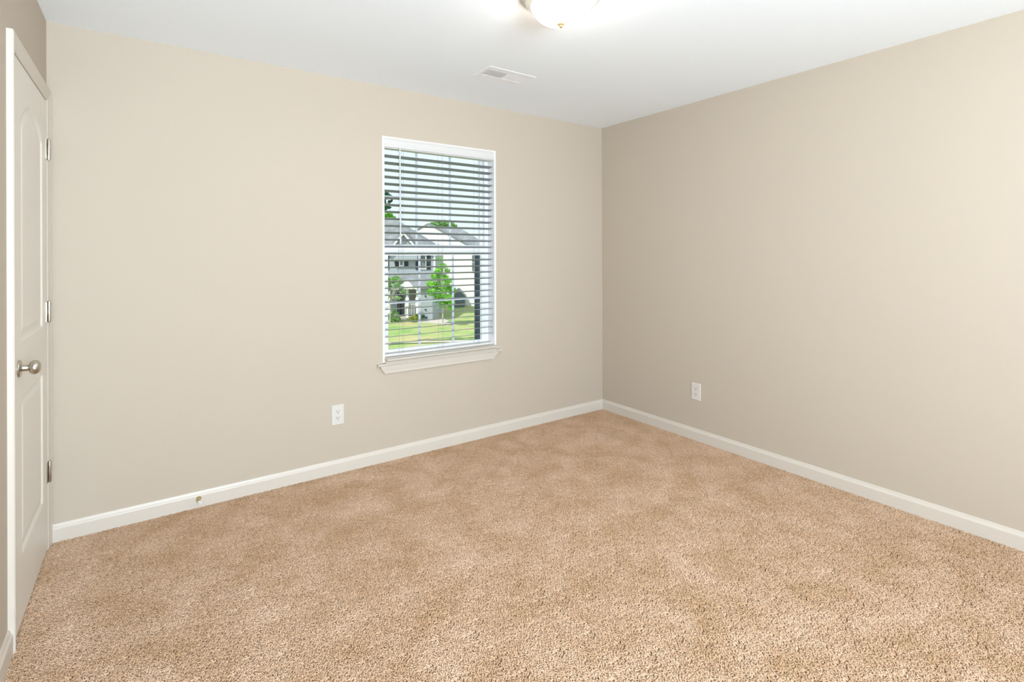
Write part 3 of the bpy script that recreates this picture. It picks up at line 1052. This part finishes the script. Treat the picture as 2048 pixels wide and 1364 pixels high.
# low side wing in front: shade put into its dark grey, with a sloping top
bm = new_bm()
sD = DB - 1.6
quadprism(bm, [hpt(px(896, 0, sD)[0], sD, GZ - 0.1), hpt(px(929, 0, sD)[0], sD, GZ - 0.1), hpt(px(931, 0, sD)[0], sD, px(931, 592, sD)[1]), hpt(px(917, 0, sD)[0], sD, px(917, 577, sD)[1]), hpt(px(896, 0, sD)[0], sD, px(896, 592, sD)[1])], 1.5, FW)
obj('garage_wing', bm, M['siding_shaded'], hB)

# ---- third house, only its roof shows above the white gable
DC = 78.0
hC = thing('house', at(-6, DC, GZ), 'distant house of which only the grey hipped roof shows', 'house')
bm = new_bm()
c0, c1 = px(848, 0, DC)[0], px(985, 0, DC)[0]
ce = px(900, 500, DC)[1]
hbox(bm, c0, c1, DC, DC + 10, GZ - 0.1, ce)
obj('siding_wall', bm, M['siding_tan'], hC)
bm = new_bm()
cz_ = px(900, 456, DC + 5)[1]
V = [bm.verts.new(p) for p in (hpt(c0 - .4, DC - .4, ce), hpt(c1 + .4, DC - .4, ce), hpt(c1 + .4, DC + 10.4, ce), hpt(c0 - .4, DC + 10.4, ce),
                                hpt(px(878, 0, DC + 5)[0], DC + 5, cz_), hpt(px(922, 0, DC + 5)[0], DC + 5, cz_))]
for f in ((0, 1, 5, 4), (1, 2, 5), (2, 3, 4, 5), (3, 0, 4), (3, 2, 1, 0)):
    bm.faces.new([V[i] for i in f])
obj('roof', bm, M['roof'], hC)

# driveway, walk
bm = new_bm()
quadprism(bm, [hpt(px(846, 0, 46)[0], 43.6, GZ + 0.03), hpt(px(905, 0, 43)[0], 42.0, GZ + 0.03), hpt(px(905, 0, 43)[0], 43.2, GZ + 0.03), hpt(px(884, 0, 46)[0], 46.2, GZ + 0.03), hpt(px(852, 0, 46)[0], 44.4, GZ + 0.03)], 0.06, Vector((0, 0, 1)))
struct(obj('driveway', bm, M['concrete']), 'pale concrete walk beside the grey house')
bm = new_bm()
quadprism(bm, [hpt(-9, 33.2, GZ + 0.03), hpt(6, 34.4, GZ + 0.03), hpt(6, 35.0, GZ + 0.03), hpt(-9 + 6.2, 34.2, GZ + 0.03)], 0.06, Vector((0, 0, 1)))
struct(obj('sidewalk', bm, M['concrete']), 'pale kerb at the near edge of the lawn')


# ---- plants
def leaf_cloud(bm, rng, blobs, n, size):
    """leaves as small bent quads scattered through ellipsoid blobs"""
    tot = sum(b[3] * b[4] * b[5] for b in blobs)
    for (cx, cy, cz, rx, ry, rz_) in blobs:
        k = max(6, int(n * rx * ry * rz_ / tot))
        for _ in range(k):
            while True:
                u = Vector((rng.uniform(-1, 1), rng.uniform(-1, 1), rng.uniform(-1, 1)))
                if 0.15 < u.length < 1:
                    break
            u *= 0.75 + 0.25 * rng.random()
            c = Vector((cx + u.x * rx, cy + u.y * ry, cz + u.z * rz_))
            a = Vector((rng.gauss(0, 1), rng.gauss(0, 1), rng.gauss(0, 0.7))).normalized()
            b = a.cross(Vector((rng.gauss(0, 1), rng.gauss(0, 1), rng.gauss(0, 1)))).normalized()
            s = size * rng.uniform(0.6, 1.3)
            nrm = a.cross(b) * s * 0.2
            p = [c - a * s, c - b * s * 0.5 + nrm, c + a * s, c + b * s * 0.5 + nrm]
            v = [bm.verts.new(HM @ q) for q in p]
            bm.faces.new((v[0], v[1], v[2])); bm.faces.new((v[0], v[2], v[3]))


def tree(name, label, x, d, blobs, n, size, mat, trunk=None, seed=1, cat='tree', group=None, base=GZ):
    rng = random.Random(seed)
    t = thing(name, hpt(x, d, base), label, cat, group)
    bm = new_bm()
    leaf_cloud(bm, rng, blobs, n, size)
    obj('foliage', bm, mat, t)
    if trunk:
        r, h = trunk
        bm = new_bm()
        tube(bm, hpt(x, d, base - 0.1), hpt(x + 0.05, d, base + h), r, r * 0.6, 10)
        for b in blobs[:7]:
            tube(bm, hpt(x + 0.03, d, base + h * rng.uniform(0.55, 0.95)), hpt(b[0], b[1], b[2]), r * 0.45, r * 0.2, 6)
        obj('trunk', bm, M['bark'], t)
    return t


dT = 42.0
tx = px(884.5, 650, dT)[0]
k = dT / 1029.53
rng = random.Random(5)
bl_ = []
for (xp, yp, rp) in ((879, 519, 7), (884, 532, 10), (876, 543, 11), (893, 541, 8), (868, 553, 10), (884, 556, 13), (897, 560, 11), (862, 569, 12), (875, 572, 14), (892, 576, 15),
                     (903, 582, 11), (864, 584, 11), (880, 590, 15), (897, 596, 13), (872, 601, 8), (888, 606, 12), (904, 604, 9), (901, 615, 8), (880, 612, 6)):
    X_, Z_ = px(xp, yp, dT)
    bl_.append((X_, dT + rng.uniform(-0.5, 0.5), Z_, rp * k, rp * k * 1.1, rp * k * 0.75))
tree('young_tree', 'bright green young tree on the lawn, seen through the lower sash', tx, dT, bl_, 13000, 0.055, M['leaf'], (0.07, 3.2), 5)

dL = 43.0
k = dL / 1029.53
bl_ = []
for (xp, yp, rp) in ((778, 562, 13), (790, 558, 11), (800, 563, 10), (770, 575, 14), (808, 583, 8), (792, 572, 9), (776, 592, 9), (799, 595, 7), (760, 585, 16), (803, 575, 7)):
    X_, Z_ = px(xp, yp, dL)
    bl_.append((X_, dL + rng.uniform(-0.5, 0.5), Z_, rp * k, rp * k, rp * k * 0.6))
tree('garden_tree', 'loose green tree in front of the grey house porch, at the left of the window', px(781, 0, dL)[0], dL, bl_, 6500, 0.055, M['leaf_mid'], (0.06, 2.4), 8)

for nm, lab, pts_, mat, sd, nn in (
    ('shrub', 'leafy green shrub below the loose tree, leftmost through the window', ((779, 633, 9), (790, 628, 8), (795, 638, 7), (784, 640, 8), (787, 619, 5)), M['leaf_mid'], 21, 3000),
    ('shrub', 'rounded yellow-green shrub in front of the porch railing', ((823, 637, 6), (831, 634, 7), (838, 637, 5)), M['leaf_yellow'], 22, 2400),
    ('shrub', 'small dark shrub at the corner of the grey house', ((846, 633, 4), (852, 635, 3)), M['leaf_dark'], 23, 400)):
    d_ = 44.0
    kk = d_ / 1029.53
    bl_ = []
    for (xp, yp, rp) in pts_:
        X_, Z_ = px(xp, yp, d_)
        bl_.append((X_, d_, max(Z_, GZ + rp * kk * 0.7), rp * kk, rp * kk, rp * kk * 0.8))
    tree(nm, lab, bl_[0][0], d_, bl_, nn, 0.05, mat, None, sd, 'shrub')

for nm, lab, pts_, d_, mat, sd, nn, sz in (
    ('tree', 'dark-leaved tree branch tips at the left edge of the upper sash', ((762, 377, 7), (768, 388, 9), (775, 392, 6), (766, 404, 10), (776, 401, 5), (770, 415, 8), (777, 413, 5), (755, 400, 14), (748, 420, 18)), 30.0, M['leaf_dark'], 31, 1300, 0.13),
    ('tree', 'bright green treetop above the ridge of the grey house', ((766, 433, 9), (776, 430, 9), (785, 435, 6), (757, 436, 12)), 66.0, M['leaf'], 32, 1500, 0.17),
    ('tree', 'pale green treetop rising above the white gable', ((866, 450, 8), (878, 447, 9), (890, 447, 9), (902, 449, 8), (910, 452, 5), (855, 455, 7)), 96.0, M['leaf_mid'], 33, 2400, 0.22)):
    kk = d_ / 1029.53
    bl_ = []
    for (xp, yp, rp) in pts_:
        X_, Z_ = px(xp, yp, d_)
        bl_.append((X_, d_ + rng.uniform(-.6, .6), Z_, rp * kk, rp * kk, rp * kk * 0.8))
    hgt = bl_[0][2] - GZ
    tree(nm, lab, bl_[0][0] - (3.0 if d_ < 40 else 0), d_, bl_, nn, sz, mat, (0.22, hgt), sd)
